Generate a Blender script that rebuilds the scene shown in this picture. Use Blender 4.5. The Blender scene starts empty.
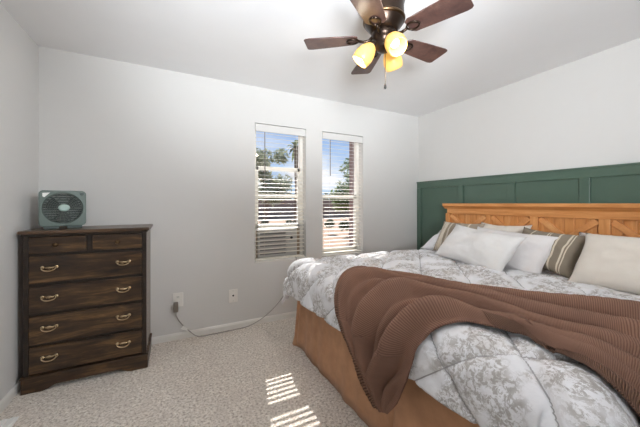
import bpy, bmesh, math, random
from mathutils import Vector, Matrix, noise
R = math.radians
PI = math.pi
S = bpy.context.scene
C = S.collection
random.seed(7)

# ------------------------------------------------------------------ camera, world, light, exposure
CAM = (0.909, -2.90, 1.24)
YAW = 26.8
cd = bpy.data.cameras.new('camera'); cam = bpy.data.objects.new('camera', cd); C.objects.link(cam)
cam.location = CAM; cam.rotation_euler = (R(90), 0, R(-YAW))
cd.sensor_width = 36; cd.lens = 284/640*36; cd.shift_y = -10.1/640; cd.clip_start = 0.02
S.camera = cam

W = bpy.data.worlds.new('sky'); S.world = W; W.use_nodes = True
nt = W.node_tree; nt.nodes.clear()
def wn(t, **k):
    n = nt.nodes.new(t)
    for a, b in k.items(): setattr(n, a, b)
    return n
wo = wn('ShaderNodeOutputWorld'); bg = wn('ShaderNodeBackground'); tc = wn('ShaderNodeTexCoord')
sep = wn('ShaderNodeSeparateXYZ'); nt.links.new(tc.outputs['Generated'], sep.inputs[0])
gr = wn('ShaderNodeValToRGB'); nt.links.new(sep.outputs['Z'], gr.inputs[0])
gr.color_ramp.elements[0].position = 0.0; gr.color_ramp.elements[0].color = (0.62, 0.78, 0.95, 1)
gr.color_ramp.elements[1].position = 0.4; gr.color_ramp.elements[1].color = (0.16, 0.36, 0.80, 1)
mp = wn('ShaderNodeMapping'); nt.links.new(tc.outputs['Generated'], mp.inputs[0]); mp.inputs['Scale'].default_value = (1, 1, 2.6)
mp.inputs['Location'].default_value = (0.35, 0.1, 0.0)
ns = wn('ShaderNodeTexNoise'); nt.links.new(mp.outputs[0], ns.inputs['Vector'])
ns.inputs['Scale'].default_value = 3.2; ns.inputs['Detail'].default_value = 7
cr = wn('ShaderNodeValToRGB'); nt.links.new(ns.outputs['Fac'], cr.inputs[0])
cr.color_ramp.elements[0].position = 0.46; cr.color_ramp.elements[1].position = 0.60
hz = wn('ShaderNodeMapRange'); nt.links.new(sep.outputs['Z'], hz.inputs[0])
hz.inputs[1].default_value = 0.22; hz.inputs[2].default_value = 0.10; hz.inputs[3].default_value = 0.25; hz.inputs[4].default_value = 1.0
mu = wn('ShaderNodeMath', operation='MULTIPLY'); nt.links.new(cr.outputs[0], mu.inputs[0]); nt.links.new(hz.outputs[0], mu.inputs[1])
mx = wn('ShaderNodeMix', data_type='RGBA'); nt.links.new(mu.outputs[0], mx.inputs[0])
nt.links.new(gr.outputs[0], mx.inputs[6]); mx.inputs[7].default_value = (0.98, 0.98, 1.0, 1)
nt.links.new(mx.outputs[2], bg.inputs[0]); bg.inputs[1].default_value = 0.95
nt.links.new(bg.outputs[0], wo.inputs[0])

def light(name, kind, loc, energy, color=(1, 1, 1), target=None, size=None, size_y=None):
    l = bpy.data.lights.new(name, kind); l.energy = energy; l.color = color
    o = bpy.data.objects.new(name, l); C.objects.link(o); o.location = loc
    if target is not None:
        o.rotation_euler = (Vector(target) - Vector(loc)).to_track_quat('-Z', 'Y').to_euler()
    if kind == 'AREA':
        l.size = size
        if size_y: l.shape = 'RECTANGLE'; l.size_y = size_y
    return o
sun = light('sun', 'SUN', (0, 6, 6), 9.0, (1.0, 0.965, 0.92))
sun.data.angle = R(0.5)
sun.rotation_euler = Vector((-0.21, -1.0, -0.95)).to_track_quat('-Z', 'Y').to_euler()
fb0 = light('fill_spot_room', 'SPOT', (0.9, -4.1, 1.9), 28, (0.94, 0.97, 1), (2.6, -0.6, 1.3))  # added soft fill behind the camera, not a lamp of the room
fb0.data.spot_size = R(130); fb0.data.spot_blend = 1.0; fb0.data.shadow_soft_size = 0.45
fb = light('fill_spot_ceiling', 'SPOT', (0.95, -3.45, 1.5), 480, (0.89, 0.945, 1), (1.5, -1.6, 2.44))  # unseen spot added to brighten the ceiling, stands in for bounced flash
fb2 = light('fill_spot_right', 'SPOT', (0.8, -3.9, 1.45), 410, (0.89, 0.945, 1), (3.1, -1.6, 2.2))  # added spot that brightens the headboard and right wall directly
fb2.data.spot_size = R(62); fb2.data.spot_blend = 1.0; fb2.data.shadow_soft_size = 0.4
fb3 = light('fill_spot_left', 'SPOT', (2.7, -4.1, 1.75), 255, (0.89, 0.945, 1), (-0.2, -1.0, 1.35))  # added spot that lifts the dim left and back walls
fb3.data.spot_size = R(58); fb3.data.spot_blend = 1.0; fb3.data.shadow_soft_size = 0.15
fb.data.spot_size = R(66); fb.data.spot_blend = 1.0; fb.data.shadow_soft_size = 0.3

vs = S.view_settings
S.display_settings.display_device = 'sRGB'
vs.view_transform = 'Standard'; vs.look = 'None'; vs.gamma = 1.0; vs.use_curve_mapping = False
vs.exposure = 0.16
S.cycles.use_denoising = True
S.cycles.max_bounces = 10; S.cycles.diffuse_bounces = 6; S.cycles.transparent_max_bounces = 24

# ------------------------------------------------------------------ materials
def srgb(r, g, b):
    f = lambda c: (c/255/12.92) if c <= 10 else ((c/255+0.055)/1.055)**2.4
    return (f(r), f(g), f(b), 1)

class NT:
    def __init__(s, name):
        s.m = bpy.data.materials.new(name); s.m.use_nodes = True
        s.t = s.m.node_tree; s.t.nodes.clear()
        s.out = s.n('ShaderNodeOutputMaterial'); s.p = s.n('ShaderNodeBsdfPrincipled')
        s.l(s.p.outputs[0], s.out.inputs[0]); s.tc = s.n('ShaderNodeTexCoord')
    def n(s, t, **k):
        n = s.t.nodes.new(t)
        for a, b in k.items(): setattr(n, a, b)
        return n
    def l(s, a, b): s.t.links.new(a, b)
    def map(s, scale=(1, 1, 1), coord='Object', rot=(0, 0, 0)):
        m = s.n('ShaderNodeMapping'); s.l(s.tc.outputs[coord], m.inputs[0])
        m.inputs['Scale'].default_value = scale; m.inputs['Rotation'].default_value = rot
        return m.outputs[0]
    def noise(s, vec, scale, detail=4, rough=0.55, dist=0.0):
        n = s.n('ShaderNodeTexNoise'); s.l(vec, n.inputs['Vector'])
        n.inputs['Scale'].default_value = scale; n.inputs['Detail'].default_value = detail
        n.inputs['Roughness'].default_value = rough; n.inputs['Distortion'].default_value = dist
        return n.outputs['Fac']
    def ramp(s, fac, stops):
        r = s.n('ShaderNodeValToRGB'); s.l(fac, r.inputs[0]); e = r.color_ramp.elements
        while len(e) < len(stops): e.new(0.5)
        for i, (p, c) in enumerate(stops): e[i].position = p; e[i].color = c
        return r.outputs[0]
    def mix(s, fac, a, b, mode='MIX'):
        m = s.n('ShaderNodeMix', data_type='RGBA', blend_type=mode)
        for v, i in ((fac, 0), (a, 6), (b, 7)):
            if isinstance(v, (int, float, tuple)): m.inputs[i].default_value = v
            else: s.l(v, m.inputs[i])
        return m.outputs[2]
    def math(s, op, a, b=0.0):
        m = s.n('ShaderNodeMath', operation=op)
        for v, i in ((a, 0), (b, 1)):
            if isinstance(v, (int, float)): m.inputs[i].default_value = v
            else: s.l(v, m.inputs[i])
        return m.outputs[0]
    def col(s, c):
        if isinstance(c, tuple): s.p.inputs['Base Color'].default_value = c
        else: s.l(c, s.p.inputs['Base Color'])
        return s
    def rough(s, r): s.p.inputs['Roughness'].default_value = r; return s
    def metal(s, r=1.0): s.p.inputs['Metallic'].default_value = r; return s
    def bump(s, h, strength=0.3, dist=0.01):
        b = s.n('ShaderNodeBump'); s.l(h, b.inputs['Height'])
        b.inputs['Strength'].default_value = strength; b.inputs['Distance'].default_value = dist
        s.l(b.outputs[0], s.p.inputs['Normal']); return s

def paint(name, c, rough=0.6, var=0.04, bump=0.0, bscale=60):
    t = NT(name); v = t.map()
    d = tuple(x*(1-var) for x in c[:3]) + (1,)
    t.col(t.mix(t.noise(v, 6, 3), c, d)).rough(rough)
    if bump: t.bump(t.noise(v, bscale, 3), bump, 0.004)
    return t.m
def wood(name, a, b, c, scale, rough=0.4, bump=0.08):
    t = NT(name); v = t.map(scale)
    n1 = t.noise(v, 2.2, 6, 0.6, 0.6)
    col = t.ramp(n1, [(0.30, a), (0.50, b), (0.72, c)])
    fine = t.noise(t.map(tuple(x*6 for x in scale)), 3, 3)
    t.col(t.mix(t.ramp(fine, [(0.35, (0, 0, 0, 1)), (0.65, (0.35, 0.35, 0.35, 1))]), col, a)).rough(rough)
    t.bump(n1, bump, 0.003)
    return t.m
def fabric(name, c, d=None, scale=500, rough=0.95, bump=0.25):
    t = NT(name); v = t.map(); d = d or tuple(x*0.85 for x in c[:3]) + (1,)
    w = t.noise(v, scale, 2); big = t.noise(v, 9, 4)
    t.col(t.mix(t.ramp(big, [(0.3, (0, 0, 0, 1)), (0.75, (1, 1, 1, 1))]), c, d)).rough(rough)
    t.p.inputs['Sheen Weight'].default_value = 0.15
    t.bump(w, bump, 0.003); return t.m

def leaf(name, c):
    t = NT(name); t.col(t.mix(t.noise(t.map(), 6, 3), c, tuple(x*0.6 for x in c[:3]) + (1,))).rough(0.7)
    tl = t.n('ShaderNodeBsdfTranslucent'); tl.inputs[0].default_value = c
    m = t.n('ShaderNodeMixShader'); m.inputs[0].default_value = 0.5
    t.l(t.p.outputs[0], m.inputs[1]); t.l(tl.outputs[0], m.inputs[2]); t.l(m.outputs[0], t.out.inputs[0]); return t.m
M = {}
M['wall'] = paint('wall_paint', srgb(212, 210, 207), 0.75, 0.03, 0.10, 90)
M['ceiling'] = paint('ceiling_paint', srgb(236, 235, 235), 0.85, 0.03, 0.12, 70)
M['trim'] = paint('trim_paint', srgb(226, 223, 217), 0.45)
M['green'] = paint('green_paint', srgb(80, 102, 88), 0.3, 0.14, 0.35, 26)
M['vinyl'] = paint('window_vinyl', srgb(240, 238, 232), 0.4)
M['slat'] = paint('blind_slat', srgb(238, 233, 222), 0.45)
M['wand'] = paint('blind_wand', srgb(120, 110, 105), 0.4)
M['plate'] = paint('outlet_plate', srgb(232, 228, 222), 0.35)
M['dark'] = paint('dark_plastic', srgb(38, 37, 37), 0.5)
M['cordm'] = paint('cord_plastic', srgb(158, 153, 146), 0.5)
M['plug'] = paint('plug_plastic', srgb(125, 116, 106), 0.5)
M['tagm'] = paint('tag_paper', srgb(245, 244, 240), 0.7)
M['acm'] = paint('conditioner_plastic', srgb(214, 212, 209), 0.5)
M['acg'] = paint('conditioner_grille', srgb(138, 136, 134), 0.5)
M['accord'] = paint('side_panel_plastic', srgb(176, 160, 138), 0.6)
M['drs'] = wood('dresser_wood', srgb(24, 15, 8), srgb(64, 44, 26), srgb(122, 90, 54), (1.6, 11, 11), 0.36)
M['drt'] = wood('dresser_top_wood', srgb(60, 42, 28), srgb(82, 60, 42), srgb(104, 80, 60), (1.3, 14, 14), 0.3)
M['drd'] = wood('dresser_dark_wood', srgb(24, 16, 10), srgb(38, 26, 16), srgb(58, 41, 27), (1.3, 14, 14), 0.38)
M['drv'] = wood('dresser_side_lit_wood', srgb(98, 78, 62), srgb(124, 102, 84), srgb(142, 120, 102), (14, 14, 1.3), 0.25)  # side lightened in colour to stand for window light reflecting off it
M['pine'] = wood('pine_wood', srgb(184, 118, 62), srgb(208, 142, 82), srgb(224, 164, 104), (14, 1.2, 14), 0.42)
M['pinev'] = wood('pine_wood_upright', srgb(192, 126, 68), srgb(210, 145, 84), srgb(222, 162, 102), (14, 14, 1.2), 0.42)
M['pineb'] = wood('pine_brace_wood', srgb(196, 130, 74), srgb(214, 150, 92), srgb(226, 168, 110), (4, 4, 4), 0.42)
t = NT('brass').col(srgb(184, 162, 130)).metal().rough(0.2); M['brass'] = t.m
t = NT('dark_bronze'); t.col(t.mix(t.noise(t.map(), 20), srgb(40, 31, 26), srgb(62, 48, 38))).metal(0.8).rough(0.32); M['bronze'] = t.m
t = NT('antique_brass').col(srgb(96, 76, 56)).metal().rough(0.35); M['iron'] = t.m
M['blade'] = wood('blade_wood', srgb(60, 42, 40), srgb(84, 60, 55), srgb(104, 78, 70), (6, 6, 6), 0.30, 0.03)
M['teal'] = paint('teal_plastic', srgb(100, 114, 107), 0.4)
M['tealL'] = paint('pale_teal_plastic', srgb(168, 190, 182), 0.4)
M['tealD'] = paint('dark_teal_plastic', srgb(70, 82, 78), 0.5)
M['wire'] = paint('grille_wire', srgb(112, 122, 116), 0.4)
M['fanb'] = paint('fan_blade_plastic', srgb(54, 60, 58), 0.5)
M['white'] = paint('white_enamel', srgb(240, 239, 235), 0.4)
M['bark'] = paint('bark', srgb(140, 122, 106), 0.9, 0.4, 0.5, 15)
M['leafA'] = leaf('leaf_grey_green', srgb(170, 176, 148))
M['leafB'] = leaf('leaf_green', srgb(132, 152, 104))
M['leafC'] = leaf('leaf_dark', srgb(104, 114, 82))
M['sand'] = paint('desert_ground', srgb(166, 136, 110), 0.95, 0.25, 0.2, 4)
M['post'] = paint('post_paint', srgb(158, 132, 120), 0.8, 0.2)
M['stucco'] = paint('stucco', srgb(150, 130, 116), 0.9, 0.15)
M['roofm'] = paint('shingle', srgb(96, 84, 78), 0.9, 0.3)

# carpet: mottled cut pile
t = NT('carpet'); v = t.map()
n1 = t.noise(v, 66, 6, 0.78); n2 = t.noise(v, 9, 4); n3 = t.noise(v, 45, 3, 0.6)
base = t.ramp(n1, [(0.36, srgb(146, 132, 120)), (0.50, srgb(238, 228, 216)), (0.62, srgb(255, 251, 245))])
base = t.mix(t.ramp(n3, [(0.38, (0.5, 0.5, 0.5, 1)), (0.62, (0, 0, 0, 1))]), base, t.mix(0.5, base, srgb(146, 133, 122)))
base = t.mix(t.ramp(n2, [(0.35, (0.3, 0.3, 0.3, 1)), (0.6, (0, 0, 0, 1))]), base, srgb(200, 188, 178))
t.col(base).rough(1.0); t.bump(t.mix(0.4, n1, n3), 0.9, 0.012); M['carpet'] = t.m

# thin clear glass
t = NT('window_glass')
tr = t.n('ShaderNodeBsdfTransparent'); gl = t.n('ShaderNodeBsdfGlossy'); gl.inputs['Roughness'].default_value = 0.02
mxs = t.n('ShaderNodeMixShader'); mxs.inputs[0].default_value = 0.04
t.l(tr.outputs[0], mxs.inputs[1]); t.l(gl.outputs[0], mxs.inputs[2]); t.l(mxs.outputs[0], t.out.inputs[0]); M['glass'] = t.m

# frosted lit lamp glass
t = NT('amber_lamp_glass')
t.col(srgb(214, 170, 96)).rough(0.3)
t.p.inputs['Emission Color'].default_value = srgb(255, 196, 92); t.p.inputs['Emission Strength'].default_value = 0.5
M['lampglass'] = t.m
t = NT('bulb_glow'); t.col((1, 1, 1, 1)); t.p.inputs['Emission Color'].default_value = srgb(255, 246, 214)
t.p.inputs['Emission Strength'].default_value = 1.3; M['bulb'] = t.m

# comforter: white cotton with taupe scenic print
def toile(name, coord):
    t = NT(name); v = t.map((1, 1, 1), coord)
    big = t.noise(v, 5.5, 3, 0.5)
    fine = t.noise(v, 46, 10, 0.80, 0.5)
    mid = t.noise(v, 13, 5, 0.6, 1.0)
    ink = t.ramp(fine, [(0.485, (0, 0, 0, 1)), (0.52, (1, 1, 1, 1))])
    patch = t.ramp(big, [(0.42, (0, 0, 0, 1)), (0.52, (1, 1, 1, 1))])
    shade = t.ramp(mid, [(0.46, (0, 0, 0, 1)), (0.60, (1, 1, 1, 1))])
    f = t.math('MULTIPLY', ink, patch)
    g = t.math('MULTIPLY', shade, patch)
    c = t.mix(t.math('MULTIPLY', g, 0.4), srgb(234, 234, 237), srgb(190, 185, 180))
    c = t.mix(t.math('MULTIPLY', f, 0.62), c, srgb(130, 120, 108))
    if coord == 'UV':      # quilting stitch lines, painted grey for the crease shading
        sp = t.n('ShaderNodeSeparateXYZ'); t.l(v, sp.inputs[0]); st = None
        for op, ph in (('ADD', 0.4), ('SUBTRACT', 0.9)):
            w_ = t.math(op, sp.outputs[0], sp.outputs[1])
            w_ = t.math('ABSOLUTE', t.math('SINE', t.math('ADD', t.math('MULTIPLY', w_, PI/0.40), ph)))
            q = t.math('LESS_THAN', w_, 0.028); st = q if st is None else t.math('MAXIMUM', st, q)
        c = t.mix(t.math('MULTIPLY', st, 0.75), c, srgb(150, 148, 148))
    t.col(c).rough(0.9); t.bump(t.noise(v, 60, 3), 0.18, 0.01)
    return t.m
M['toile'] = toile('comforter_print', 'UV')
M['toile2'] = toile('sham_print', 'Object')

# ribbed knit for the throw
t = NT('ribbed_knit'); v = t.map((1, 1, 1), 'UV')
wv = t.n('ShaderNodeTexWave', wave_type='BANDS', bands_direction='X'); t.l(v, wv.inputs[0])
wv.inputs['Scale'].default_value = 54; wv.inputs['Distortion'].default_value = 0.0
c = t.mix(t.ramp(wv.outputs['Fac'], [(0.1, (0, 0, 0, 1)), (0.7, (1, 1, 1, 1))]), srgb(110, 79, 64), srgb(144, 108, 90))
c = t.mix(t.ramp(t.noise(v, 5, 3), [(0.35, (0, 0, 0, 1)), (0.65, (0.35, 0.35, 0.35, 1))]), c, srgb(112, 84, 72))
t.col(c).rough(1.0)
t.bump(wv.outputs['Fac'], 0.3, 0.004); M['knit'] = t.m
t = NT('rib_border_knit'); v = t.map((1, 1, 1), 'UV')
wv = t.n('ShaderNodeTexWave', wave_type='BANDS', bands_direction='X'); t.l(v, wv.inputs[0])
wv.inputs['Scale'].default_value = 34; wv.inputs['Distortion'].default_value = 0.0
c = t.mix(t.ramp(wv.outputs['Fac'], [(0.2, (0, 0, 0, 1)), (0.7, (1, 1, 1, 1))]), srgb(98, 70, 56), srgb(138, 104, 85))
t.col(c).rough(1.0); t.bump(wv.outputs['Fac'], 0.7, 0.010); M['knitborder'] = t.m

M['skirt'] = fabric('bed_skirt_cloth', srgb(198, 150, 113), srgb(168, 124, 90), 300)
M['linen'] = fabric('white_linen', srgb(222, 220, 218), srgb(212, 209, 206), 420)
M['cream'] = fabric('cream_linen', srgb(222, 214, 203), srgb(212, 203, 191), 420)
M['cool'] = fabric('cool_white_linen', srgb(222, 218, 216), srgb(212, 207, 206), 420)
M['mattress'] = fabric('mattress_ticking', srgb(225, 222, 216))

# striped pillow cloth: bands across the local x axis
def striped(name, base, cream, bands):
    t = NT(name); sp = t.n('ShaderNodeSeparateXYZ'); t.l(t.tc.outputs['Object'], sp.inputs[0])
    acc = None
    for (p, w) in bands:
        d = t.math('ABSOLUTE', t.math('SUBTRACT', sp.outputs['X'], p))
        b = t.math('LESS_THAN', d, w); acc = b if acc is None else t.math('MAXIMUM', acc, b)
    n = t.noise(t.map(), 380, 2)
    bc = t.mix(t.noise(t.map(), 14), base, tuple(x*0.86 for x in base[:3]) + (1,))
    t.col(t.mix(acc, bc, cream)).rough(0.95); t.bump(n, 0.25, 0.003); return t.m

# ------------------------------------------------------------------ mesh helpers
def obj(name, bm, mat, parent=None, loc=None, smooth=False, bevel=0.0, seg=2):
    me = bpy.data.meshes.new(name)
    bmesh.ops.recalc_face_normals(bm, faces=bm.faces[:])
    bm.to_mesh(me); bm.free()
    for m in (mat if isinstance(mat, (list, tuple)) else [mat]): me.materials.append(m)
    if smooth:
        for p in me.polygons: p.use_smooth = True
    o = bpy.data.objects.new(name, me); C.objects.link(o)
    if parent: o.parent = parent
    if loc: o.location = loc
    if bevel:
        b = o.modifiers.new('bevel', 'BEVEL'); b.width = bevel; b.segments = seg; b.limit_method = 'ANGLE'; b.angle_limit = R(40)
    return o
def tag(o, label, cat, group=None):
    o['label'] = label; o['category'] = cat
    if group: o['group'] = group
    return o
def thing(name, label, cat, loc=(0, 0, 0), rz=0.0, group=None):
    o = bpy.data.objects.new(name, None); C.objects.link(o); o.location = loc; o.rotation_euler = (0, 0, rz)
    o.empty_display_size = 0.1
    return tag(o, label, cat, group)
def struct(o): o['kind'] = 'structure'; return o
def B(): return bmesh.new()
def box(bm, lo, hi, mtx=None, mi=0):
    vs_ = [bm.verts.new((x, y, z)) for x in (lo[0], hi[0]) for y in (lo[1], hi[1]) for z in (lo[2], hi[2])]
    if mtx:
        for v in vs_: v.co = mtx @ v.co
    for f in ((0, 1, 3, 2), (4, 6, 7, 5), (0, 4, 5, 1), (2, 3, 7, 6), (0, 2, 6, 4), (1, 5, 7, 3)):
        fc = bm.faces.new([vs_[i] for i in f]); fc.material_index = mi
    return bm
def bx(lo, hi): return box(B(), lo, hi)
def lathe(bm, prof, n=24, mtx=None, cap=True):
    rings = []
    for (r, z) in prof:
        rings.append([bm.verts.new((r*math.cos(2*PI*i/n), r*math.sin(2*PI*i/n), z)) for i in range(n)])
    for a, b in zip(rings, rings[1:]):
        for i in range(n): bm.faces.new((a[i], a[(i+1) % n], b[(i+1) % n], b[i]))
    if cap:
        bm.faces.new(rings[0][::-1]); bm.faces.new(rings[-1])
    if mtx:
        for rg in rings:
            for v in rg: v.co = mtx @ v.co
    return bm
def tube(bm, pts, r, n=8):
    pts = [Vector(p) for p in pts]; rings = []
    up = Vector((0.123, 0.31, 0.94)).normalized()
    for i, p in enumerate(pts):
        d = (pts[min(i+1, len(pts)-1)] - pts[max(i-1, 0)]).normalized()
        a = d.cross(up)
        if a.length < 1e-3: a = d.cross(Vector((1, 0, 0)))
        a.normalize(); b = d.cross(a)
        rr = r[i] if isinstance(r, (list, tuple)) else r
        rings.append([bm.verts.new(p + a*rr*math.cos(2*PI*k/n) + b*rr*math.sin(2*PI*k/n)) for k in range(n)])
    for a, b in zip(rings, rings[1:]):
        for i in range(n): bm.faces.new((a[i], a[(i+1) % n], b[(i+1) % n], b[i]))
    bm.faces.new(rings[0][::-1]); bm.faces.new(rings[-1]); return bm
def prism(bm, poly, axis, a, b, mtx=None):
    """extrude a 2-D polygon between a and b along an axis (0 x, 1 y, 2 z)"""
    def P(p, d):
        q = [p[0], p[1]]; q.insert(axis, d); v = Vector(q); return mtx @ v if mtx else v
    lo = [bm.verts.new(P(p, a)) for p in poly]; hi = [bm.verts.new(P(p, b)) for p in poly]; n = len(poly)
    bm.faces.new(lo); bm.faces.new(hi[::-1])
    for i in range(n): bm.faces.new((lo[i], hi[i], hi[(i+1) % n], lo[(i+1) % n]))
    return bm
def spline(pts, n):
    P = [Vector(p) for p in pts]; P = [P[0]*2-P[1]] + P + [P[-1]*2-P[-2]]; out = []; m = len(P)-3
    for k in range(n):
        u = k/(n-1)*m; i = min(int(u), m-1); t_ = u-i; a, b, c, d = P[i:i+4]
        out.append(0.5*((2*b)+(c-a)*t_+(2*a-5*b+4*c-d)*t_**2+(3*b-3*c+d-a)*t_**3))
    return out

# ------------------------------------------------------------------ room shell
XL, XR, YB, YF, H = -0.03, 3.905, 0.0, -4.35, 2.44
WT = 0.16
WIN = [(1.627, 2.199), (2.402, 2.971)]; WZ0, WZ1 = 0.628, 2.07
struct(obj('floor', bx((XL, YF, -0.1), (XR, YB, 0)), M['carpet']))
struct(obj('ceiling', bx((XL-0.1, YF-0.1, H), (XR+0.1, YB+WT, H+0.1)), M['ceiling']))
struct(obj('wall_left', bx((XL-0.1, YF, -0.1), (XL, YB+WT, H)), M['wall']))
struct(obj('wall_right', bx((XR, YF, -0.1), (XR+0.1, YB+WT, H)), M['wall']))
struct(obj('wall_front', bx((XL-0.1, YF-0.1, -0.1), (XR+0.1, YF, H)), M['wall']))
bm = B()
xs = [XL, WIN[0][0], WIN[0][1], WIN[1][0], WIN[1][1], XR]
for i in range(5):
    if i % 2 == 0: box(bm, (xs[i], YB, -0.1), (xs[i+1], WT, H))
    else:
        box(bm, (xs[i], YB, -0.1), (xs[i+1], WT, WZ0)); box(bm, (xs[i], YB, WZ1), (xs[i+1], WT, H))
bmesh.ops.remove_doubles(bm, verts=bm.verts[:], dist=1e-5)
struct(obj('wall_back', bm, M['wall']))
def baseb(p): return [(0, 0), (0.013, 0), (0.013, p-0.02), (0.007, p-0.005), (0.0, p)]
bm = B(); prism(bm, [(-d, z) for d, z in baseb(0.060)], 0, XL, XR); struct(obj('baseboard_back', bm, M['trim']))
bm = B(); prism(bm, [(XL+d, z) for d, z in baseb(0.060)], 1, YF, YB-0.013); struct(obj('baseboard_left', bm, M['trim']))

# green board-and-batten wainscot on the right wall
GT = 1.523
bm = B(); box(bm, (XR-0.008, YF, 0), (XR, YB, GT)); g = struct(obj('trim_1', bm, M['green']))
bm = B(); box(bm, (XR-0.030, YF, GT-0.075), (XR-0.008, YB, GT)); box(bm, (XR-0.038, YF, GT-0.003), (XR-0.0, YB, GT+0.012))
obj('top_rail', bm, M['green'], g, bevel=0.003)
for y in (-0.028, -0.672, -1.235, -1.805, -2.375, -2.95, -3.5):
    obj('batten', bx((XR-0.030, y-0.034, 0), (XR-0.008, y+0.034, GT-0.075)), M['green'], g, bevel=0.003)

# unseen roof eave, added above the windows to shade the upper slats
struct(obj('added_eave', bx((XL-1.0, WT, 2.30), (XR+1.0, WT+0.55, 2.42)), M['trim']))
# ------------------------------------------------------------------ windows
for k, (x0, x1) in enumerate(WIN):
    w = bpy.data.objects.new('window_%d' % (k+1), None); C.objects.link(w); struct(w); w.location = ((x0+x1)/2, 0, WZ0)
    hw = (x1-x0)/2; hh = WZ1-WZ0
    y0, y1 = 0.095, 0.150
    bm = B()
    box(bm, (-hw, y0, 0), (-hw+0.035, y1, hh)); box(bm, (hw-0.035, y0, 0), (hw, y1, hh))
    box(bm, (-hw, y0, 0), (hw, y1, 0.03)); box(bm, (-hw, y0, hh-0.035), (hw, y1, hh))
    obj('frame', bm, M['vinyl'], w)
    rail = 1.32-WZ0
    bm = B(); box(bm, (-hw+0.035, 0.128, rail-0.02), (hw-0.035, 0.148, rail+0.025)); obj('upper_sash', bm, M['vinyl'], w)
    obj('pane', bx((-hw+0.035, 0.137, rail), (hw-0.035, 0.141, hh-0.035)), M['glass'], w)
    lift = 0.30 if k == 0 else 0.0
    bm = B(); b0 = 0.03+lift; t0 = rail+0.02+lift
    for lo, hi in (((-hw+0.035, b0), (hw-0.035, b0+0.045)), ((-hw+0.035, t0-0.04), (hw-0.035, t0)),
                   ((-hw+0.035, b0), (-hw+0.06, t0)), ((hw-0.06, b0), (hw-0.035, t0))):
        box(bm, (lo[0], 0.102, lo[1]), (hi[0], 0.126, hi[1]))
    obj('lower_sash', bm, M['vinyl'], w)
    obj('pane', bx((-hw+0.06, 0.112, b0+0.045), (hw-0.06, 0.116, t0-0.04)), M['glass'], w)
    obj('window_sill', bx((-hw, -0.004, 0.0), (hw, 0.095, 0.014)), M['trim'], w, bevel=0.003)

# window blinds
for k, (x0, x1) in enumerate(WIN):
    lab = ['white slatted blind in the left window, hanging in front of the air conditioner',
           'white slatted blind in the right window, beside the bed'][k]
    b = thing('window_blind', lab, 'blind', ((x0+x1)/2, 0.045, WZ0), 0, 'blinds in the two windows')
    hw = (x1-x0)/2-0.006; hh = WZ1-WZ0
    obj('valance', bx((-hw, -0.047, hh-0.085), (hw, -0.034, hh-0.010)), M['wall'], b, bevel=0.003)
    obj('headrail', bx((-hw, -0.030, hh-0.055), (hw, 0.030, hh-0.004)), M['vinyl'], b)
    zlo = 0.052
    bm = B(); pitch = 0.0435; nsl = int((hh-0.085-zlo)/pitch)
    mt = Matrix.Rotation(R(9), 4, 'X')
    for i in range(nsl+1):
        z = hh-0.095-i*pitch
        if z < zlo: break
        box(bm, (-hw+0.003, -0.0165, -0.0011), (hw-0.003, 0.0165, 0.0011), Matrix.Translation((0, 0, z)) @ mt)
    obj('slats', bm, M['slat'], b)
    obj('bottom_rail', bx((-hw+0.003, -0.024, 0.016), (hw-0.003, 0.024, 0.036)), M['slat'], b, bevel=0.003)
    for sx in (-hw+0.10, hw-0.10):
        bm = B(); tube(bm, [(sx, -0.024, 0.036), (sx, -0.024, hh-0.055)], 0.0010, 5); obj('ladder_cord', bm, M['slat'], b)
    bm = B(); tube(bm, [(-hw+0.095, -0.052, hh-0.09), (-hw+0.095, -0.056, hh-0.51)], 0.0042, 6); obj('tilt_wand', bm, M['wand'], b)

# window air conditioner in the left window
x0, x1 = WIN[0]
ac = thing('air_conditioner', 'grey window air conditioner behind the lower slats of the left blind', 'air conditioner', (x0, 0.09, WZ0+0.031))
obj('housing', bx((0.05, -0.005, 0), (0.50, 0.42, 0.295)), M['acm'], ac, bevel=0.008)
bm = B()
for i in range(6): box(bm, (0.075, -0.014, 0.03+i*0.043), (0.36, -0.004, 0.03+i*0.043+0.022))
obj('grille', bm, M['acg'], ac)
obj('control_panel', bx((0.375, -0.010, 0.03), (0.485, -0.004, 0.265)), M['acm'], ac, bevel=0.002)
bm = B(); lathe(bm, [(0.014, 0), (0.012, 0.014)], 14, Matrix.Translation((0.43, -0.010, 0.20)) @ Matrix.Rotation(R(90), 4, 'X')); obj('knob', bm, M['dark'], ac)
for a, c_ in ((0.036, 0.049), (0.501, 0.536)):
    obj('side_panel', bx((a, 0.01, 0), (c_, 0.03, 0.295)), M['accord'], ac)

# ------------------------------------------------------------------ dresser
d = thing('dresser', 'dark wood chest of drawers with brass pulls in the corner', 'dresser', (0.3625, -0.20, 0))
hx, fy = 0.3435, -0.185
bm = B()
box(bm, (-hx+0.02, fy+0.008, 0.10), (hx-0.02, 0.185, 1.030))
obj('carcass', bm, M['drd'], d)
for s_ in (-1, 1):
    obj('side_panel', bx((min(s_*hx, s_*(hx-0.022)), fy, 0.10), (max(s_*hx, s_*(hx-0.022)), 0.185, 1.030)), M['drv'], d, bevel=0.003)
for s_ in (-1, 1):
    obj('front_stile', bx((min(s_*hx, s_*(hx-0.027)), fy-0.004, 0.10), (max(s_*hx, s_*(hx-0.027)), fy+0.004, 1.030)), M['drd'], d, bevel=0.002)
bm = B(); box(bm, (-0.3625, -0.212, 1.038), (0.3625, 0.185, 1.060))
obj('top', bm, M['drt'], d, bevel=0.005)
obj('cornice', bx((-0.352, -0.198, 1.024), (0.352, 0.185, 1.038)), M['drd'], d, bevel=0.004)
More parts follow.
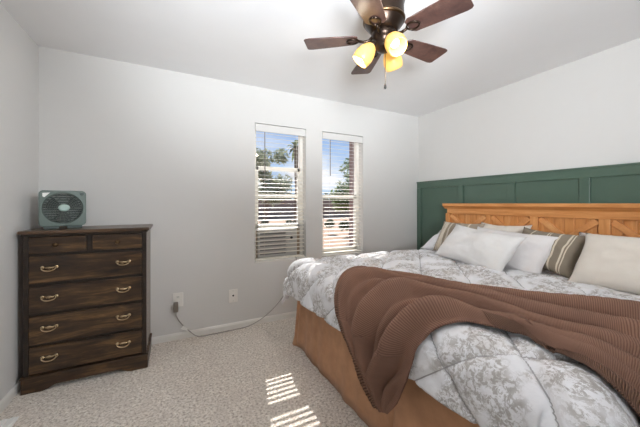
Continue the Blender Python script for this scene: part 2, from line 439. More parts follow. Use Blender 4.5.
# base with scalloped apron and bracket feet
poly = [(-0.352, 0), (-0.352, 0.10), (0.352, 0.10), (0.352, 0), (0.245, 0)]
for i in range(9): a = i/8; poly.append((0.245-0.03-0.045*a, 0.008+0.020*math.sin(a*PI/2)))
for i in range(8, -1, -1): a = i/8; poly.append((-0.245+0.03+0.045*a, 0.008+0.020*math.sin(a*PI/2)))
poly.append((-0.245, 0))
bm = B(); prism(bm, poly, 1, fy-0.012, fy+0.014)
for s_ in (-1, 1): box(bm, (min(s_*0.352, s_*0.33), fy+0.014, 0), (max(s_*0.352, s_*0.33), 0.185, 0.10))
obj('base', bm, M['drs'], d, bevel=0.002)
bm = B(); box(bm, (-0.357, fy-0.018, 0.094), (0.357, 0.185, 0.108)); obj('base_moulding', bm, M['drs'], d, bevel=0.005)
def drawer(xa, xb, za, zb):
    bm = B(); box(bm, (xa, fy-0.010, za), (xb, fy+0.010, zb))
    return obj('drawer', bm, M['drs'], d, bevel=0.006, seg=3)
def pull(parent, x, z):
    bm = B()
    for s_ in (-1, 1):   # scrolled back plate lobes
        lathe(bm, [(0.013, 0), (0.011, 0.003), (0.004, 0.006)], 12, Matrix.Translation((x+s_*0.036, fy-0.010, z+0.006)) @ Matrix.Rotation(R(90), 4, 'X') )
        tube(bm, [(x+s_*0.036, fy-0.010, z+0.006), (x+s_*0.036, fy-0.026, z+0.006)], 0.0045, 8)
    prism(bm, [(x-0.034, z+0.012), (x-0.018, z-0.004), (x, z-0.010), (x+0.018, z-0.004), (x+0.034, z+0.012), (x+0.016, z+0.008), (x, z+0.014), (x-0.016, z+0.008)], 1, fy-0.0125, fy-0.0095)
    pts = [(x+0.038*math.cos(a), fy-0.026-0.004*math.sin(a), z+0.006-0.022*math.sin(a)) for a in [PI*i/12 for i in range(13)]]
    tube(bm, pts, [0.0034+0.0022*math.sin(PI*i/12) for i in range(13)], 8)
    obj('handle', bm, M['brass'], parent, smooth=True)
for (xa, xb, kx) in ((-0.315, -0.018, -0.177), (0.018, 0.315, 0.165)):
    dr = drawer(xa, xb, 0.908, 1.016)
    bm = B(); lathe(bm, [(0.006, 0), (0.006, 0.010), (0.014, 0.016), (0.015, 0.021), (0.010, 0.027), (0.002, 0.029)], 16, Matrix.Translation((kx, fy-0.010, 0.962)) @ Matrix.Rotation(R(90), 4, 'X'))
    obj('knob', bm, M['iron'], dr, smooth=True)
for (za, zb) in ((0.712, 0.889), (0.516, 0.692), (0.310, 0.496), (0.120, 0.290)):
    dr = drawer(-0.315, 0.315, za, zb)
    for x in (-0.21, 0.20): pull(dr, x, (za+zb)/2+0.008)

# small box fan on the dresser
f = thing('box_fan', 'small grey-green box fan standing on the dresser', 'fan', (0.170, -0.205, 1.060), R(17))
hw = 0.127
def rrect(w, h, r, n=6, cx=0, cz=0):
    out = []
    for (sx, sz, a0) in ((1, 1, 0), (-1, 1, 90), (-1, -1, 180), (1, -1, 270)):
        for i in range(n+1):
            a = R(a0+90*i/n); out.append((cx+sx*(w-r)+r*math.cos(a), cz+sz*(h-r)+r*math.sin(a)))
    return out
cz = 0.018+hw
def ringframe(bm, outer, rad, y0, y1, cz):
    n = len(outer); ci = []
    for (x, z) in outer:
        a = math.atan2(z-cz, x); ci.append((rad*math.cos(a), cz+rad*math.sin(a)))
    V = [[bm.verts.new((p[0], y, p[1])) for p in L] for y in (y0, y1) for L in (outer, ci)]
    of, inf, ob, inb = V
    for i in range(n):
        j = (i+1) % n
        bm.faces.new((of[i], of[j], inf[j], inf[i])); bm.faces.new((ob[j], ob[i], inb[i], inb[j]))
        bm.faces.new((of[j], of[i], ob[i], ob[j])); bm.faces.new((inf[i], inf[j], inb[j], inb[i]))
outer = [p for p in rrect(hw, hw, 0.026, 8, 0, cz)]
# more points along the sides so that the round hole stays round
dense = []
for i in range(len(outer)):
    p, q = outer[i], outer[(i+1) % len(outer)]; L = math.hypot(q[0]-p[0], q[1]-p[1]); m = max(1, int(L/0.012))
    for k in range(m): dense.append((p[0]+(q[0]-p[0])*k/m, p[1]+(q[1]-p[1])*k/m))
bm = B(); ringframe(bm, dense, 0.108, -0.045, 0.045, cz); obj('housing', bm, M['teal'], f, bevel=0.005)
bm = B()
for i in range(8): tubepts = [((0.026+i*0.0112)*math.cos(2*PI*k/36), -0.046-0.006*(1-i/8), cz+(0.026+i*0.0112)*math.sin(2*PI*k/36)) for k in range(37)]; tube(bm, tubepts, 0.0013, 4)
for k in range(24):
    a = 2*PI*k/24; tube(bm, [(0.022*math.cos(a), -0.052, cz+0.022*math.sin(a)), (0.108*math.cos(a+0.35), -0.044, cz+0.108*math.sin(a+0.35))], 0.0011, 4)
obj('grille', bm, M['wire'], f)
bm = B(); lathe(bm, [(0.029, 0), (0.028, 0.006), (0.018, 0.010)], 20, Matrix.Translation((0.004, -0.050, cz+0.004)) @ Matrix.Rotation(R(90), 4, 'X') @ Matrix.Diagonal((1.1, 0.9, 1, 1))); obj('grille_cap', bm, M['tealL'], f, smooth=False)
bm = B()
for k in range(3):
    a0 = 2*PI*k/3+0.55
    vs2 = []
    for (r, da, yy) in ((0.02, -0.45, -0.010), (0.095, -0.50, -0.022), (0.098, 0.15, -0.005), (0.085, 0.52, 0.010), (0.02, 0.5, 0.008)):
        vs2.append((r*math.cos(a0+da), yy, cz+r*math.sin(a0+da)))
    lo = [bm.verts.new(v) for v in vs2]; hi = [bm.verts.new((v[0], v[1]+0.004, v[2])) for v in vs2]
    bm.faces.new(lo); bm.faces.new(hi[::-1])
    for i in range(5): bm.faces.new((lo[i], hi[i], hi[(i+1) % 5], lo[(i+1) % 5]))
lathe(bm, [(0.026, -0.02), (0.026, 0.02)], 16, Matrix.Translation((0, 0, cz)) @ Matrix.Rotation(R(90), 4, 'X'))
obj('fan_blades', bm, M['fanb'], f)
bm = B(); prism(bm, [(-0.108, cz+0.108), (-0.068, cz+0.112), (-0.098, cz+0.078), (-0.108, cz+0.085)], 1, -0.0475, -0.044); obj('badge', bm, M['white'], f)
bm = B(); lathe(bm, [(0.011, 0), (0.010, 0.010)], 14, Matrix.Translation((0.104, -0.045, cz+0.104)) @ Matrix.Rotation(R(90), 4, 'X')); obj('knob', bm, M['tealD'], f)
for s_ in (-1, 1):
    obj('foot', bx((min(s_*0.105, s_*0.02), -0.052, 0), (max(s_*0.105, s_*0.02), 0.052, 0.0195)), M['tealD'], f, bevel=0.004)
bm = B()
for k in range(12): box(bm, (-0.112, 0.040, cz-0.105+k*0.0175), (0.112, 0.044, cz-0.105+k*0.0175+0.0150))
obj('rear_grille', bm, M['tealD'], f)

# ------------------------------------------------------------------ ceiling fan
FX, FY, ZB, FR = 1.972, -1.609, 2.19, 0.457
cf = thing('ceiling_fan', 'bronze ceiling fan with five dark wood blades and three lit shades', 'ceiling fan', (FX, FY, ZB))
bm = B(); lathe(bm, [(0.105, H-ZB), (0.118, 0.235), (0.118, 0.20), (0.110, 0.185), (0.113, 0.12), (0.108, 0.075), (0.082, 0.045), (0.072, 0.03)][::-1], 40); obj('motor_housing', bm, M['bronze'], cf, smooth=True)
bm = B(); lathe(bm, [(0.114, 0.105), (0.119, 0.100), (0.119, 0.092), (0.112, 0.086)], 40); obj('trim_ring', bm, M['iron'], cf, smooth=True)
bm = B(); lathe(bm, [(0.020, -0.075), (0.042, -0.070), (0.050, -0.045), (0.046, -0.018), (0.060, -0.008), (0.070, 0.012), (0.066, 0.030)], 32); obj('switch_housing', bm, M['bronze'], cf, smooth=True)
for k in range(5):
    a = R(0.5+72*k); pit = R(-7)
    mt = Matrix.Rotation(a, 4, 'Z') @ Matrix.Translation((0, 0, 0.0)) @ Matrix.Rotation(pit, 4, 'X')
    out = []
    r0, r1 = 0.150, FR
    for (x, w) in ((r0, 0.040), (r0+0.02, 0.056), (r0+0.12, 0.064), (r1-0.03, 0.074), (r1-0.010, 0.070), (r1, 0.060)): out.append((x, w))
    poly = [(x, w) for x, w in out] + [(x, -w) for x, w in out[::-1]]
    bm = B(); prism(bm, poly, 2, -0.003, 0.003, mt)
    bl = obj('blade', bm, M['blade'], cf, bevel=0.0015)
    bm = B()
    ring = [Vector((0.178+0.034*math.cos(2*PI*i/20), 0.028*math.sin(2*PI*i/20), -0.006)) for i in range(21)]
    tube(bm, [mt @ p for p in ring], 0.0055, 6)
    tube(bm, [Matrix.Rotation(a, 4, 'Z') @ Vector(p) for p in ((0.060, 0, 0.012), (0.085, 0, -0.010), (0.115, 0, -0.014), (0.146, 0, -0.006))], [0.010, 0.009, 0.008, 0.008], 8)
    obj('blade_iron', bm, M['bronze'], bl, smooth=True)
for k, ang in enumerate((143, 263, 23)):
    a = R(ang); dirv = Vector((math.cos(a), math.sin(a), 0))
    root = Vector((0, 0, -0.006)) + dirv*0.040; tilt = R(40)
    ax = (dirv*math.sin(tilt) + Vector((0, 0, -math.cos(tilt)))).normalized()
    q = ax.to_track_quat('Z', 'Y').to_matrix().to_4x4()
    neck = root + ax*0.030
    bm = B(); tube(bm, [tuple(Vector((0, 0, -0.006))), tuple(root), tuple(neck)], 0.011, 10)
    lathe(bm, [(0.020, -0.006), (0.024, 0.0), (0.024, 0.016)], 18, Matrix.Translation(neck) @ q)
    lp = obj('lamp_holder', bm, M['bronze'], cf, smooth=True)
    prof = [(0.024, 0.010), (0.036, 0.024), (0.050, 0.052), (0.056, 0.082), (0.054, 0.108), (0.050, 0.124), (0.047, 0.124), (0.051, 0.106), (0.053, 0.082), (0.047, 0.053), (0.033, 0.027), (0.021, 0.013)]
    bm = B(); lathe(bm, prof, 28, Matrix.Translation(neck) @ q, cap=False); sh = obj('lamp_shade', bm, M['lampglass'], lp, smooth=True)
    bc = neck + ax*0.070
    bm = B(); bmesh.ops.create_uvsphere(bm, u_segments=16, v_segments=10, radius=0.026, matrix=Matrix.Translation(bc)); obj('bulb', bm, M['bulb'], lp, smooth=True)
    lo_ = Vector((FX, FY, ZB)) + neck + ax*0.135
    L_ = light('fan_lamp_light', 'POINT', lo_, 2.0, (1.0, 0.86, 0.66)); L_.data.shadow_soft_size = 0.03
bm = B(); tube(bm, [(0.0, -0.012, -0.074), (0.0, -0.012, -0.265)], 0.0022, 5)
ch = obj('pull_chain', bm, M['iron'], cf)
bm = B(); lathe(bm, [(0.002, -0.298), (0.007, -0.292), (0.0065, -0.276), (0.0025, -0.264)], 10, Matrix.Translation((0, -0.012, 0))); obj('pull_knob', bm, M['dark'], ch, smooth=True)

# ------------------------------------------------------------------ wall outlets, cord, floor vent
o1 = thing('wall_outlet', 'white wall outlet nearest the dresser with a plug pushed in', 'outlet', (0.921, 0, 0.360), 0, 'wall plates under the windows')
obj('cover_plate', bx((-0.043, -0.006, -0.064), (0.043, 0, 0.064)), M['plate'], o1, bevel=0.003)
for zz in (0.026, -0.026):
    bm = B(); prism(bm, rrect(0.017, 0.015, 0.007, 4, 0, zz), 1, -0.009, -0.006); obj('socket', bm, M['trim'], o1)
bm = B()
for sx in (-0.006, 0.006): box(bm, (sx-0.0013, -0.0095, 0.022), (sx+0.0013, -0.0088, 0.033))
obj('slots', bm, M['dark'], o1)
o2 = thing('wall_outlet', 'white wall plate with a dark cable jack, between dresser and left window', 'outlet', (1.409, 0, 0.325), 0, 'wall plates under the windows')
obj('cover_plate', bx((-0.043, -0.006, -0.064), (0.043, 0, 0.064)), M['plate'], o2, bevel=0.003)
bm = B(); lathe(bm, [(0.0085, 0), (0.0085, 0.004), (0.005, 0.005), (0.005, 0.012)], 12, Matrix.Translation((0.0, -0.006, 0.004)) @ Matrix.Rotation(R(90), 4, 'X')); obj('cable_jack', bm, M['dark'], o2)
for zz in (0.05, -0.05):
    bm = B(); lathe(bm, [(0.003, 0), (0.003, 0.001)], 8, Matrix.Translation((0, -0.006, zz)) @ Matrix.Rotation(R(90), 4, 'X')); obj('screw', bm, M['acg'], o2)

pc = thing('power_cord', 'pale power cord running from the left window down to the wall plug', 'cord', (0.921, -0.02, 0.33))
def rel(p): return (p[0]-0.921, p[1]+0.02, p[2]-0.33)
cpts = spline([rel(p) for p in ((0.905, -0.030, 0.265), (0.910, -0.032, 0.22), (0.945, -0.035, 0.155), (1.02, -0.04, 0.065), (1.09, -0.05, 0.012), (1.22, -0.05, 0.006), (1.40, -0.045, 0.006), (1.56, -0.035, 0.012), (1.72, -0.028, 0.075), (1.88, -0.022, 0.20), (2.00, -0.016, 0.36), (2.06, -0.012, 0.50), (2.075, -0.012, 0.60), (2.078, -0.009, 0.645), (2.078, 0.012, 0.650))], 120)
bm = B(); tube(bm, cpts, 0.0042, 7); obj('cord', bm, M['cordm'], pc, smooth=True)
bm = B(); box(bm, (-0.038, -0.036, -0.066), (0.002, 0.011, 0.016)); pl = obj('plug', bm, M['plug'], pc, bevel=0.006)
bm = B(); prism(bm, [(0.020, -0.225), (0.045, -0.198), (0.075, -0.232), (0.086, -0.258)], 1, -0.022, -0.020); obj('warning_tag', bm, M['tagm'], pc)

fv = thing('floor_vent', 'white metal floor register against the left wall in the near corner', 'vent', (0.040, -0.780, 0.0))
bm = B(); box(bm, (-0.055, -0.14, 0.0), (0.055, 0.14, 0.006))
obj('vent_frame', bm, M['white'], fv, bevel=0.002)
bm = B()
for k in range(3): box(bm, (-0.046+k*0.034, -0.125, 0.006), (-0.046+k*0.034+0.022, 0.125, 0.016))
obj('louvres', bm, M['white'], fv, bevel=0.002)
bm = B(); lathe(bm, [(0.006, 0.016), (0.004, 0.019)], 10, Matrix.Translation((0.033, 0.03, 0))); obj('screw', bm, M['dark'], fv)

# ------------------------------------------------------------------ bed
BED_TOP = 0.735
bed = thing('bed', 'king bed with pine headboard and tan bed skirt', 'bed', (2.8, -1.58, 0))
def bl_(p): return (p[0]-2.8, p[1]+1.58, p[2])
def bbox(lo, hi): return bx(bl_(lo), bl_(hi))
HX = 3.765            # front face of the headboard frame
hy0, hy1 = -2.60, -0.585
hb = obj('headboard', bbox((HX+0.016, hy0+0.02, 0.25), (HX+0.060, hy1-0.02, 1.19)), M['pinev'], bed)
# vertical planks
bm = B(); y = hy0+0.05; k = 0
while y < hy1-0.06:
    box(bm, bl_((HX+0.008, y, 0.55)), bl_((HX+0.018, y+0.064, 1.13))); y += 0.070
obj('plank', bm, M['pinev'], hb, bevel=0.004)
stiles = [(-0.600, 0.055), (-1.085, 0.050), (-1.500, 0.066), (-1.968, 0.066), (-2.42, 0.066), (-2.575, 0.05)]
for (yc, w) in stiles:
    obj('stile', bbox((HX-0.018, yc-w/2, 0.3), (HX+0.016, yc+w/2, 1.125)), M['pinev'], hb, bevel=0.004)
bm = B(); box(bm, bl_((HX-0.022, hy0+0.012, 1.122)), bl_((HX+0.060, hy1-0.012, 1.182))); obj('top_frieze', bm, M['pine'], hb, bevel=0.003)
poly = [(HX-0.022, 1.178), (HX-0.030, 1.188), (HX-0.052, 1.204), (HX-0.062, 1.210), (HX-0.062, 1.240), (HX+0.072, 1.240), (HX+0.072, 1.178)]
bm = B(); prism(bm, [(p[0]-2.8, p[1]) for p in poly], 1, hy0-0.02+1.58, hy1+0.022+1.58); obj('cap_moulding', bm, M['pine'], hb, bevel=0.003)
bm = B(); box(bm, bl_((HX-0.008, hy0+0.012, 0.70)), bl_((HX+0.016, hy1-0.012, 0.77))); obj('lower_rail', bm, M['pine'], hb, bevel=0.003)
def brace(ya, za, yb, zb, w=0.045):
    dv = Vector((yb-ya, zb-za)); L = dv.length; dv.normalize(); nv = Vector((-dv.y, dv.x))*w/2
    pts = [(ya+1.58+nv.x, za+nv.y), (yb+1.58+nv.x, zb+nv.y), (yb+1.58-nv.x, zb-nv.y), (ya+1.58-nv.x, za-nv.y)]
    bm = B(); prism(bm, pts, 0, HX-0.011-2.8, HX+0.010-2.8); obj('brace', bm, M['pineb'], hb, bevel=0.003)
for (a, w1), (b_, w2) in zip(stiles[:4], stiles[1:5]):
    y1, y0 = a-w1/2, b_+w2/2
    brace(y1-0.01, 1.105, y0+0.01, 0.79); brace(y0+0.01, 1.105, y1-0.01, 0.79)
# mattress and skirt
bm = B(); box(bm, bl_((1.93, -2.50, 0.30)), bl_((HX-0.015, -0.66, BED_TOP-0.045))); obj('mattress', bm, M['mattress'], bed, bevel=0.05, seg=4)
def skirt_path():
    pts = []; xs0, ya, yb = 1.875, -0.625, -2.535
    n = 120
    for i in range(n): pts.append((3.70-(3.70-xs0)*i/n, ya, 0, 1))
    for i in range(n+1): pts.append((xs0, ya+(yb-ya)*i/n, -1, 0))
    for i in range(1, n): pts.append((xs0+(3.70-xs0)*i/n, yb, 0, -1))
    return pts
sp_ = skirt_path(); bm = B(); rows = []
for j in range(9):
    h = j/8; z = 0.50*(1-h)+0.004; row = []
    for i, (x, y, nx, ny) in enumerate(sp_):
        s_ = x if nx == 0 else y
        wv_ = 0.0035*math.sin(s_*13+1.0+2*noise.noise((s_*2, 1, 1)))+0.002*math.sin(s_*41+2)+0.010*noise.noise((s_*5, z*1.5, 3))+0.006*noise.noise((s_*14, z*3, 6))
        c_ = math.exp(-((x-1.875)**2+(y+0.625)**2)/0.004)
        off = (0.004+wv_)*(0.35+h) + 0.018*h + c_*0.012*h*h
        if nx == -1 and abs(y+1.80) < 0.012: off -= 0.02
        row.append(bm.verts.new(bl_((x+nx*off-(c_*0.012*h*h if nx == 0 else 0), y+ny*off+(c_*0.02*h*h if nx else 0), z))))
    rows.append(row)
for a, b_ in zip(rows, rows[1:]):
    for i in range(len(a)-1): bm.faces.new((a[i], a[i+1], b_[i+1], b_[i]))
so = obj('bed_skirt', bm, M['skirt'], bed, smooth=True)
sm = so.modifiers.new('thick', 'SOLIDIFY'); sm.thickness = 0.004; sm.offset = -1

# loose corner tail of the skirt, curling onto the carpet
bm = B(); prev = None
for i in range(14):
    h = i/13; z = 0.46*(1-h)+0.006; w_ = 0.016+0.016*h
    ox = 1.868-0.022*h-0.014*max(0, h-0.85)/0.15; oy = -0.616+0.006*h
    row = [bm.verts.new(bl_((ox+a*w_*0.7-0.006*math.cos(a*3), oy-a*w_+0.008, z+0.006*math.sin(a*5)*h))) for a in (-1, -0.5, 0, 0.5, 1)]
    if prev:
        for k in range(4): bm.faces.new((prev[k], prev[k+1], row[k+1], row[k]))
    prev = row
ct = obj('skirt_corner_tail', bm, M['skirt'], bed, smooth=True)
sm = ct.modifiers.new('thick', 'SOLIDIFY'); sm.thickness = 0.005; sm.offset = 0

# ------------------------------------------------------------------ comforter
XI, YFI, YNI, RR = 1.925, -0.665, -2.490, 0.125
def drape(x, y, corner=True):
    """lay a flat cloth point over the bed: (x, y) is measured along the cloth"""
    px, py = max(x, XI), min(max(y, YNI), YFI)
    dx, dy = x-px, y-py; dd = math.hypot(dx, dy)
    if dd < 1e-7: return Vector((x, y, BED_TOP))
    nx, ny = dx/dd, dy/dd
    cor = min(abs(nx), abs(ny))*1.414
    if corner and dd > 0.34: dd = 0.34+(dd-0.34)*(1+0.06*cor)
    L = RR*PI/2
    if dd < L:
        a = dd/RR; off = RR*math.sin(a); z = BED_TOP-RR*(1-math.cos(a))
    else:
        fl = 0.10+0.12*cor+0.22*max(0, ny); off = RR+fl*(dd-L); z = BED_TOP-RR-(dd-L)*(0.99-0.22*fl)
    off += 0.055*cor*math.sin(PI*min(1, dd/0.42))
    return Vector((px+nx*off, py+ny*off, z))
def quilt_soft(x, y):
    return 0.022 + 0.014*noise.noise((x*4.5, y*4.5, 0.3))
def quilt(x, y):
    P = 0.40
    wob = 0
    a = math.sin((x+y+wob)*PI/P+0.4); b_ = math.sin((x-y+wob)*PI/P+0.9)
    pf = (1-math.exp(-abs(a)/0.14))*(1-math.exp(-abs(b_)/0.14))*(0.72+0.28*abs(a*b_))
    n1 = noise.noise((x*4.5, y*4.5, 0.3)); n2 = noise.noise((x*11, y*11, 5.1)); n3 = noise.noise((x*26, y*26, 9.1))
    pucker = noise.noise(((x+y)*16, (x-y)*16, 2.2))*(1-pf)
    k = min(1, max(0, (x-2.95)/0.25)); k = 1-0.65*k*k*(3-2*k)
    m = 0.5 if (x < XI+0.1 or y > YFI-0.15) else 1.0
    return k*(0.040*pf)*(0.55+0.45*m) + m*(0.009*n1 + 0.009*n2) + 0.0035*n3 + 0.012*pucker
def surf(x, y, extra=None, corner=True):
    e = 0.004; xq = x
    if corner and x < XI: x = XI-(XI-x)*(1-0.17*min(1, max(0, (YFI-0.25-y)/1.5)))
    p = drape(x, y, corner)
    tx = drape(x+e, y, corner)-drape(x-e, y, corner); ty = drape(x, y+e, corner)-drape(x, y-e, corner)
    n = tx.cross(ty)
    n = n.normalized() if n.length > 1e-9 else Vector((0, 0, 1))
    return p + n*(quilt(xq, y) if extra is None else extra)
def cloth(name, mat, parent, x0, x1, y0, y1, step, fn, uvs=1.0):
    nx, ny = int((x1-x0)/step), int((y1-y0)/step)
    bm = B(); uv = bm.loops.layers.uv.new('UVMap'); g = []
    for i in range(nx+1):
        row = []
        for j in range(ny+1):
            x, y = x0+(x1-x0)*i/nx, y0+(y1-y0)*j/ny
            v = bm.verts.new(fn(x, y)); row.append((v, x, y))
        g.append(row)
    for i in range(nx):
        for j in range(ny):
            q = [g[i][j], g[i+1][j], g[i+1][j+1], g[i][j+1]]
            fc = bm.faces.new([k[0] for k in q])
            for lp_, k in zip(fc.loops, q): lp_[uv].uv = (k[1]*uvs, k[2]*uvs)
    return obj(name, bm, mat, parent, smooth=True)
DR = 0.345
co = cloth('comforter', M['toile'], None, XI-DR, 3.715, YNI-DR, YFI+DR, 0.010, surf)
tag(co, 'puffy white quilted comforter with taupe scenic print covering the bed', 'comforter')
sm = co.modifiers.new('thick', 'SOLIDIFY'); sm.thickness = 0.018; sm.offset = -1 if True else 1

# ------------------------------------------------------------------ brown knit throw, laid diagonally across the bed
U = spline([(1.43, -1.87, 0), (1.58, -1.70, 0), (1.76, -1.47, 0), (1.895, -1.31, 0), (1.96, -1.27, 0), (2.02, -1.37, 0), (2.10, -1.56, 0), (2.23, -1.83, 0), (2.44, -2.18, 0), (2.65, -2.47, 0), (2.78, -2.88, 0)], 240)
Lw = spline([(1.44, -1.93, 0), (1.52, -1.98, 0), (1.64, -2.03, 0), (1.78, -2.07, 0), (1.88, -2.14, 0), (1.96, -2.25, 0), (2.00, -2.35, 0), (1.97, -2.47, 0), (1.94, -2.57, 0), (1.95, -2.70, 0), (1.99, -2.92, 0)], 240)
NW = 240
NT_ = 110
bm = B(); uv = bm.loops.layers.uv.new('UVMap'); g = []
acc = 0.0
for i in range(NW):
    if i: acc += ((U[i]-U[i-1]).length+(Lw[i]-Lw[i-1]).length)/2
    wd = (U[i]-Lw[i]).length; row = []
    for j in range(NT_+1):
        tt = j/NT_
        q = U[i].lerp(Lw[i], tt)
        s_ = i/(NW-1)
        amp = min(1.0, wd/0.45)*(1+0.8*min(1, max(0, 1.3-s_/0.4)))
        ph = tt*2*PI
        tw = tt + 0.10*math.sin(s_*5.5+tt*2) + 0.10*noise.noise((tt*2.2, s_*4, 4.2))
        rg = lambda f, p: (0.5+0.5*math.cos(tw*2*PI*f+p))**2.2
        fold = 1.0*rg(4.6, 0.5+2.2*s_) + 0.50*rg(8.3, 1.4-2.6*s_) + 0.30*noise.noise((tt*5, s_*9, 1.7)) - 0.2
        edge = min(1, tt/0.13, (1-tt)/0.10)
        h = 0.016+0.052*amp*fold*(0.06+0.94*edge) + 0.014*edge
        base = max(quilt_soft(q.x, q.y), 0.004)
        pos = surf(q.x, q.y, math.log(math.exp(110*(base*0.8+max(h, 0.012)))+math.exp(110*(quilt(q.x, q.y)+0.012)))/110, corner=False)
        row.append((bm.verts.new(pos), acc, tt*max(wd, 0.08)*(1.6), tt, s_))
    g.append(row)
for i in range(NW-1):
    for j in range(NT_):
        q = [g[i][j], g[i+1][j], g[i+1][j+1], g[i][j+1]]
        fc = bm.faces.new([k[0] for k in q])
        tm = sum(k[3] for k in q)/4; s_ = sum(k[4] for k in q)/4
        wl = (U[i]-Lw[i]).length; bw = 0.055/max(wl, 0.12)
        fc.material_index = 1 if tm < bw or (tm > 1-bw and s_ > 0.5) else 0
        for lp_, k in zip(fc.loops, q): lp_[uv].uv = (k[1], k[2])
th = obj('throw_blanket', bm, [M['knit'], M['knitborder']], None, smooth=True)
tag(th, 'brown ribbed knit throw lying diagonally across the bed, one corner hanging', 'blanket')
sm = th.modifiers.new('thick', 'SOLIDIFY'); sm.thickness = 0.010; sm.offset = 1

# ------------------------------------------------------------------ pillows
def pillow(name, label, mat, w, h, t_, loc, lean, yaw, roll=0.0, seed=0, group=None, ear=0.20):
    """w along the local x, h along the local y, thickness t_; lean 0 = flat, 90 = upright against the headboard"""
    bm = B(); n = 30; top, bot = {}, {}
    for i in range(n+1):
        for j in range(n+1):
            u, v = -1+2*i/n, -1+2*j/n
            pinch_u = 1-ear*(1-v*v)*abs(u)**3*0.55; pinch_v = 1-ear*(1-u*u)*abs(v)**3*0.8
            x, y = u*w/2*pinch_u*(1-0.03*abs(v)), v*h/2*pinch_v
            pr = max(0.0, (1-abs(u)**2.6))**0.55*max(0.0, (1-abs(v)**2.6))**0.55
            wr = noise.noise((u*2.3+seed, v*2.3, seed*1.3))*0.20 + noise.noise((u*5+seed, v*5, 3+seed))*0.10
            z = t_/2*pr*(1+wr)
            sag = 0.012*noise.noise((u*1.3+seed*2, v*1.3, 8.0))
            top[i, j] = bm.verts.new((x, y, z+sag+0.0015))
            bot[i, j] = bm.verts.new((x, y, -z*0.85+sag-0.0015)) if 0 < i < n and 0 < j < n else top[i, j]
    for i in range(n):
        for j in range(n):
            bm.faces.new((top[i, j], top[i+1, j], top[i+1, j+1], top[i, j+1]))
            q = [bot[i, j], bot[i, j+1], bot[i+1, j+1], bot[i+1, j]]
            if len(set(q)) == 4:
                try: bm.faces.new(q)
                except ValueError: pass
    o = obj(name, bm, mat, None, smooth=True)
    # local x -> world -Y (towards the camera side), local y -> up, local z -> away from the headboard
    base = Matrix(((0, 1, 0), (-1, 0, 0), (0, 0, 1))).to_4x4()          # flat: x -> -Y, y -> +X, z up
    m = Matrix.Translation(loc) @ Matrix.Rotation(R(yaw), 4, 'Z') @ base @ Matrix.Rotation(R(lean), 4, 'X') @ Matrix.Rotation(R(roll), 4, 'Z')
    o.matrix_world = m
    return tag(o, label, 'pillow', group)
M['stripeE'] = striped('taupe_stripe_cloth', srgb(138, 126, 110), srgb(206, 194, 174), [(0.015, 0.005), (0.032, 0.003), (0.095, 0.006), (0.150, 0.005), (0.166, 0.003), (-0.10, 0.007)])
M['stripeA'] = striped('taupe_stripe_cloth_pale', srgb(160, 146, 128), srgb(208, 198, 182), [(-0.165, 0.007), (-0.13, 0.022), (-0.075, 0.008), (0.10, 0.008)])
GP = 'pillows on the bed'
pillow('pillow', 'printed sham lying at the far corner of the bed behind the striped pillow', M['toile2'], 0.72, 0.42, 0.16, (3.48, -0.955, 0.850), 30, 0, 0, 1, GP)
pillow('pillow', 'printed sham mostly hidden between the striped pillow and the big cream one', M['toile2'], 0.70, 0.42, 0.15, (3.57, -2.17, 0.870), 42, 0, 0, 2, GP)
pillow('pillow', 'taupe striped pillow farthest from the camera, beside the far bed corner', M['stripeA'], 0.44, 0.36, 0.14, (3.36, -1.03, 0.905), 55, 6, 0, 3, GP)
pillow('pillow', 'cream pillow standing against the headboard behind the white pillows', M['cream'], 0.48, 0.40, 0.15, (3.575, -1.30, 0.875), 62, 0, 0, 4, GP)
pillow('pillow', 'taupe pillow with cream stripes standing beside the big cream pillow', M['stripeE'], 0.48, 0.34, 0.14, (3.34, -1.775, 0.893), 56, -8, -3, 5, GP)
pillow('pillow', 'cool white pillow leaning behind the front white pillow', M['cool'], 0.70, 0.37, 0.16, (3.25, -1.535, 0.872), 50, -3, -3, 6, GP)
pillow('pillow', 'white lumbar pillow in front of all the others', M['linen'], 0.665, 0.36, 0.17, (3.045, -1.43, 0.888), 50, -4, -6, 7, GP)
pillow('pillow', 'big cream pillow nearest the camera at the right edge', M['cream'], 0.72, 0.38, 0.18, (3.175, -2.35, 0.893), 55, -6, 0, 8, GP)

# ------------------------------------------------------------------ outdoors
GZ = -0.55
struct(obj('ground', bx((-40, 0.6, GZ-0.2), (60, 80, GZ)), M['sand']))
def foliage(name, parent, mat, blobs, n, size, seed):
    rnd = random.Random(seed); bm = B()
    for k in range(n):
        cx, cy, czz, r = blobs[k % len(blobs)]
        while True:
            p = Vector((rnd.uniform(-1, 1), rnd.uniform(-1, 1), rnd.uniform(-1, 1)))
            if 0.3 < p.length < 1: break
        p = Vector((cx, cy, czz)) + p*r
        a = Vector((rnd.gauss(0, 1), rnd.gauss(0, 1), rnd.gauss(0, 1))).normalized(); b2 = a.orthogonal().normalized()
        s_ = size*rnd.uniform(0.6, 1.3)
        vs3 = [bm.verts.new(p + a*s_), bm.verts.new(p + b2*s_*0.4), bm.verts.new(p - a*s_), bm.verts.new(p - b2*s_*0.4)]
        bm.faces.new(vs3)
    o = obj(name, bm, mat, parent); return o
def at(px, py, dist):
    """world point on the ray through a photo pixel, dist metres from the camera along Y"""
    th_ = R(YAW); c_, s_ = math.cos(th_), math.sin(th_); dr = (px-320)/284
    zc = dist/(c_-dr*s_); return (CAM[0]+zc*(s_+dr*c_), CAM[1]+dist, CAM[2]+(203.4-py)/284*zc)
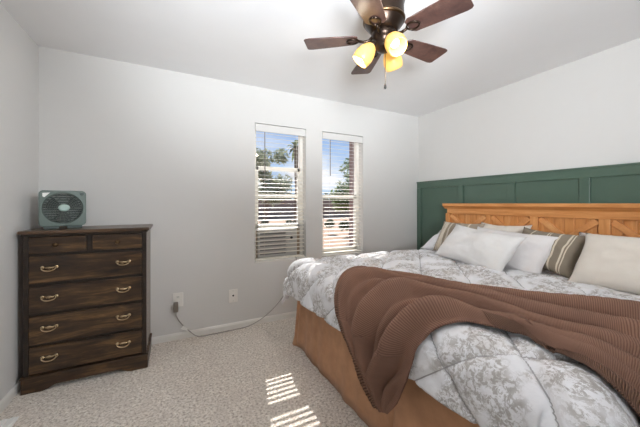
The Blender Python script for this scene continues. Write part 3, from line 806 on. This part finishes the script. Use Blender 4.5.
def tree(label, px, py_top, dist, crown_r, h_crown, mat, n, leaf, seed, name='tree'):
    x, y, zt = at(px, py_top, dist)
    t_ = thing(name, label, 'tree', (x, y, GZ)); zt -= GZ; rnd = random.Random(seed)
    bm = B(); tube(bm, [(0, 0, 0), (0.05, 0, zt*0.4), (-0.05, 0.03, zt-h_crown*0.4)], [0.18, 0.13, 0.05], 8); obj('trunk', bm, M['bark'], t_)
    blobs = []
    for k in range(16):
        a = rnd.uniform(0, 2*PI); rr = crown_r*rnd.uniform(0.1, 0.75); zz = zt-h_crown*rnd.uniform(0.12, 0.95)
        blobs.append((rr*math.cos(a), rr*math.sin(a), zz, crown_r*rnd.uniform(0.28, 0.5)))
    foliage('foliage', t_, mat, blobs, n, leaf, seed)
    return t_
tree('grey-green shade tree outside the left window', 265, 150, 13.0, 1.15, 2.3, M['leafA'], 2600, 0.14, 11)
tree('tall green tree outside the right window beside the brown post', 352, 152, 12.0, 1.35, 3.2, M['leafB'], 2600, 0.14, 12)
# palm seen at the right of the left window
x, y, z = at(296, 147, 14.0); pm = thing('palm_tree', 'palm at the right edge of the left window', 'tree', (x, y, GZ)); zt = z-GZ
bm = B(); tube(bm, [(0, 0, 0), (0.08, 0, zt*0.5), (0, 0, zt)], [0.16, 0.13, 0.12], 8); obj('trunk', bm, M['bark'], pm)
bm = B(); rnd = random.Random(4)
for k in range(26):
    a = rnd.uniform(0, 2*PI); el = rnd.uniform(-0.5, 1.1); L = rnd.uniform(0.7, 1.0)
    pts = [Vector((math.cos(a)*math.cos(el)*L*s_, math.sin(a)*math.cos(el)*L*s_, zt+math.sin(el)*L*s_-0.55*L*s_*s_)) for s_ in (0, 0.3, 0.6, 1.0)]
    sd = Vector((-math.sin(a), math.cos(a), 0))*0.09
    va = [bm.verts.new(p+sd*w_) for p, w_ in zip(pts, (0.3, 1, 1, 0.1))]; vb = [bm.verts.new(p-sd*w_) for p, w_ in zip(pts, (0.3, 1, 1, 0.1))]
    for i in range(3): bm.faces.new((va[i], va[i+1], vb[i+1], vb[i]))
obj('fronds', bm, M['leafC'], pm)
# block wall, hedge and shed far across the yard
gw = tag(obj('garden_wall', bx((-20, 30.0, GZ), (55, 30.2, GZ+2.3)), M['stucco']), 'low tan wall across the yard beyond both windows', 'wall')
hg = thing('hedge', 'dark hedge behind the yard wall', 'hedge', (4, 32.0, GZ))
rnd = random.Random(3); foliage('foliage', hg, M['leafC'], [(xx, rnd.uniform(-0.3, 0.3), 2.0+rnd.uniform(-0.3, 0.4), 1.1) for xx in [-8+1.0*i for i in range(40)]], 9000, 0.22, 21)
for k, (px, py, dist, r) in enumerate(((262, 214, 11.0, 0.5), (290, 212, 11.0, 0.35), (330, 214, 14.5, 0.28), (345, 216, 13.0, 0.32))):
    x, y, z = at(px, py, dist)
    s_ = thing('shrub', ['dark shrub at the left of the view through the left window', 'dark shrub farther right through the left window',
        'small dark shrub at the left of the view through the right window', 'dark shrub by the brown post outside the right window'][k], 'shrub', (x, y, GZ), 0, 'shrubs in the yard')
    zz = max(z-GZ, 0.3)
    foliage('foliage', s_, M['leafC'], [(-r*0.5, 0, zz*0.5, r*0.7), (r*0.5, 0.1, zz*0.5, r*0.7), (0, 0, zz*0.6, r*0.7)], 500, 0.09, 40+k)
x, y, z = at(353, 200, 5.6)
po = thing('porch_post', 'brown square post outside the right window', 'post', (x, y, GZ))
obj('shaft', bx((-0.065, -0.065, 0.0), (0.065, 0.065, 3.6)), M['post'], po, bevel=0.006)
obj('plinth', bx((-0.09, -0.09, 0), (0.09, 0.09, 0.16)), M['stucco'], po, bevel=0.01)
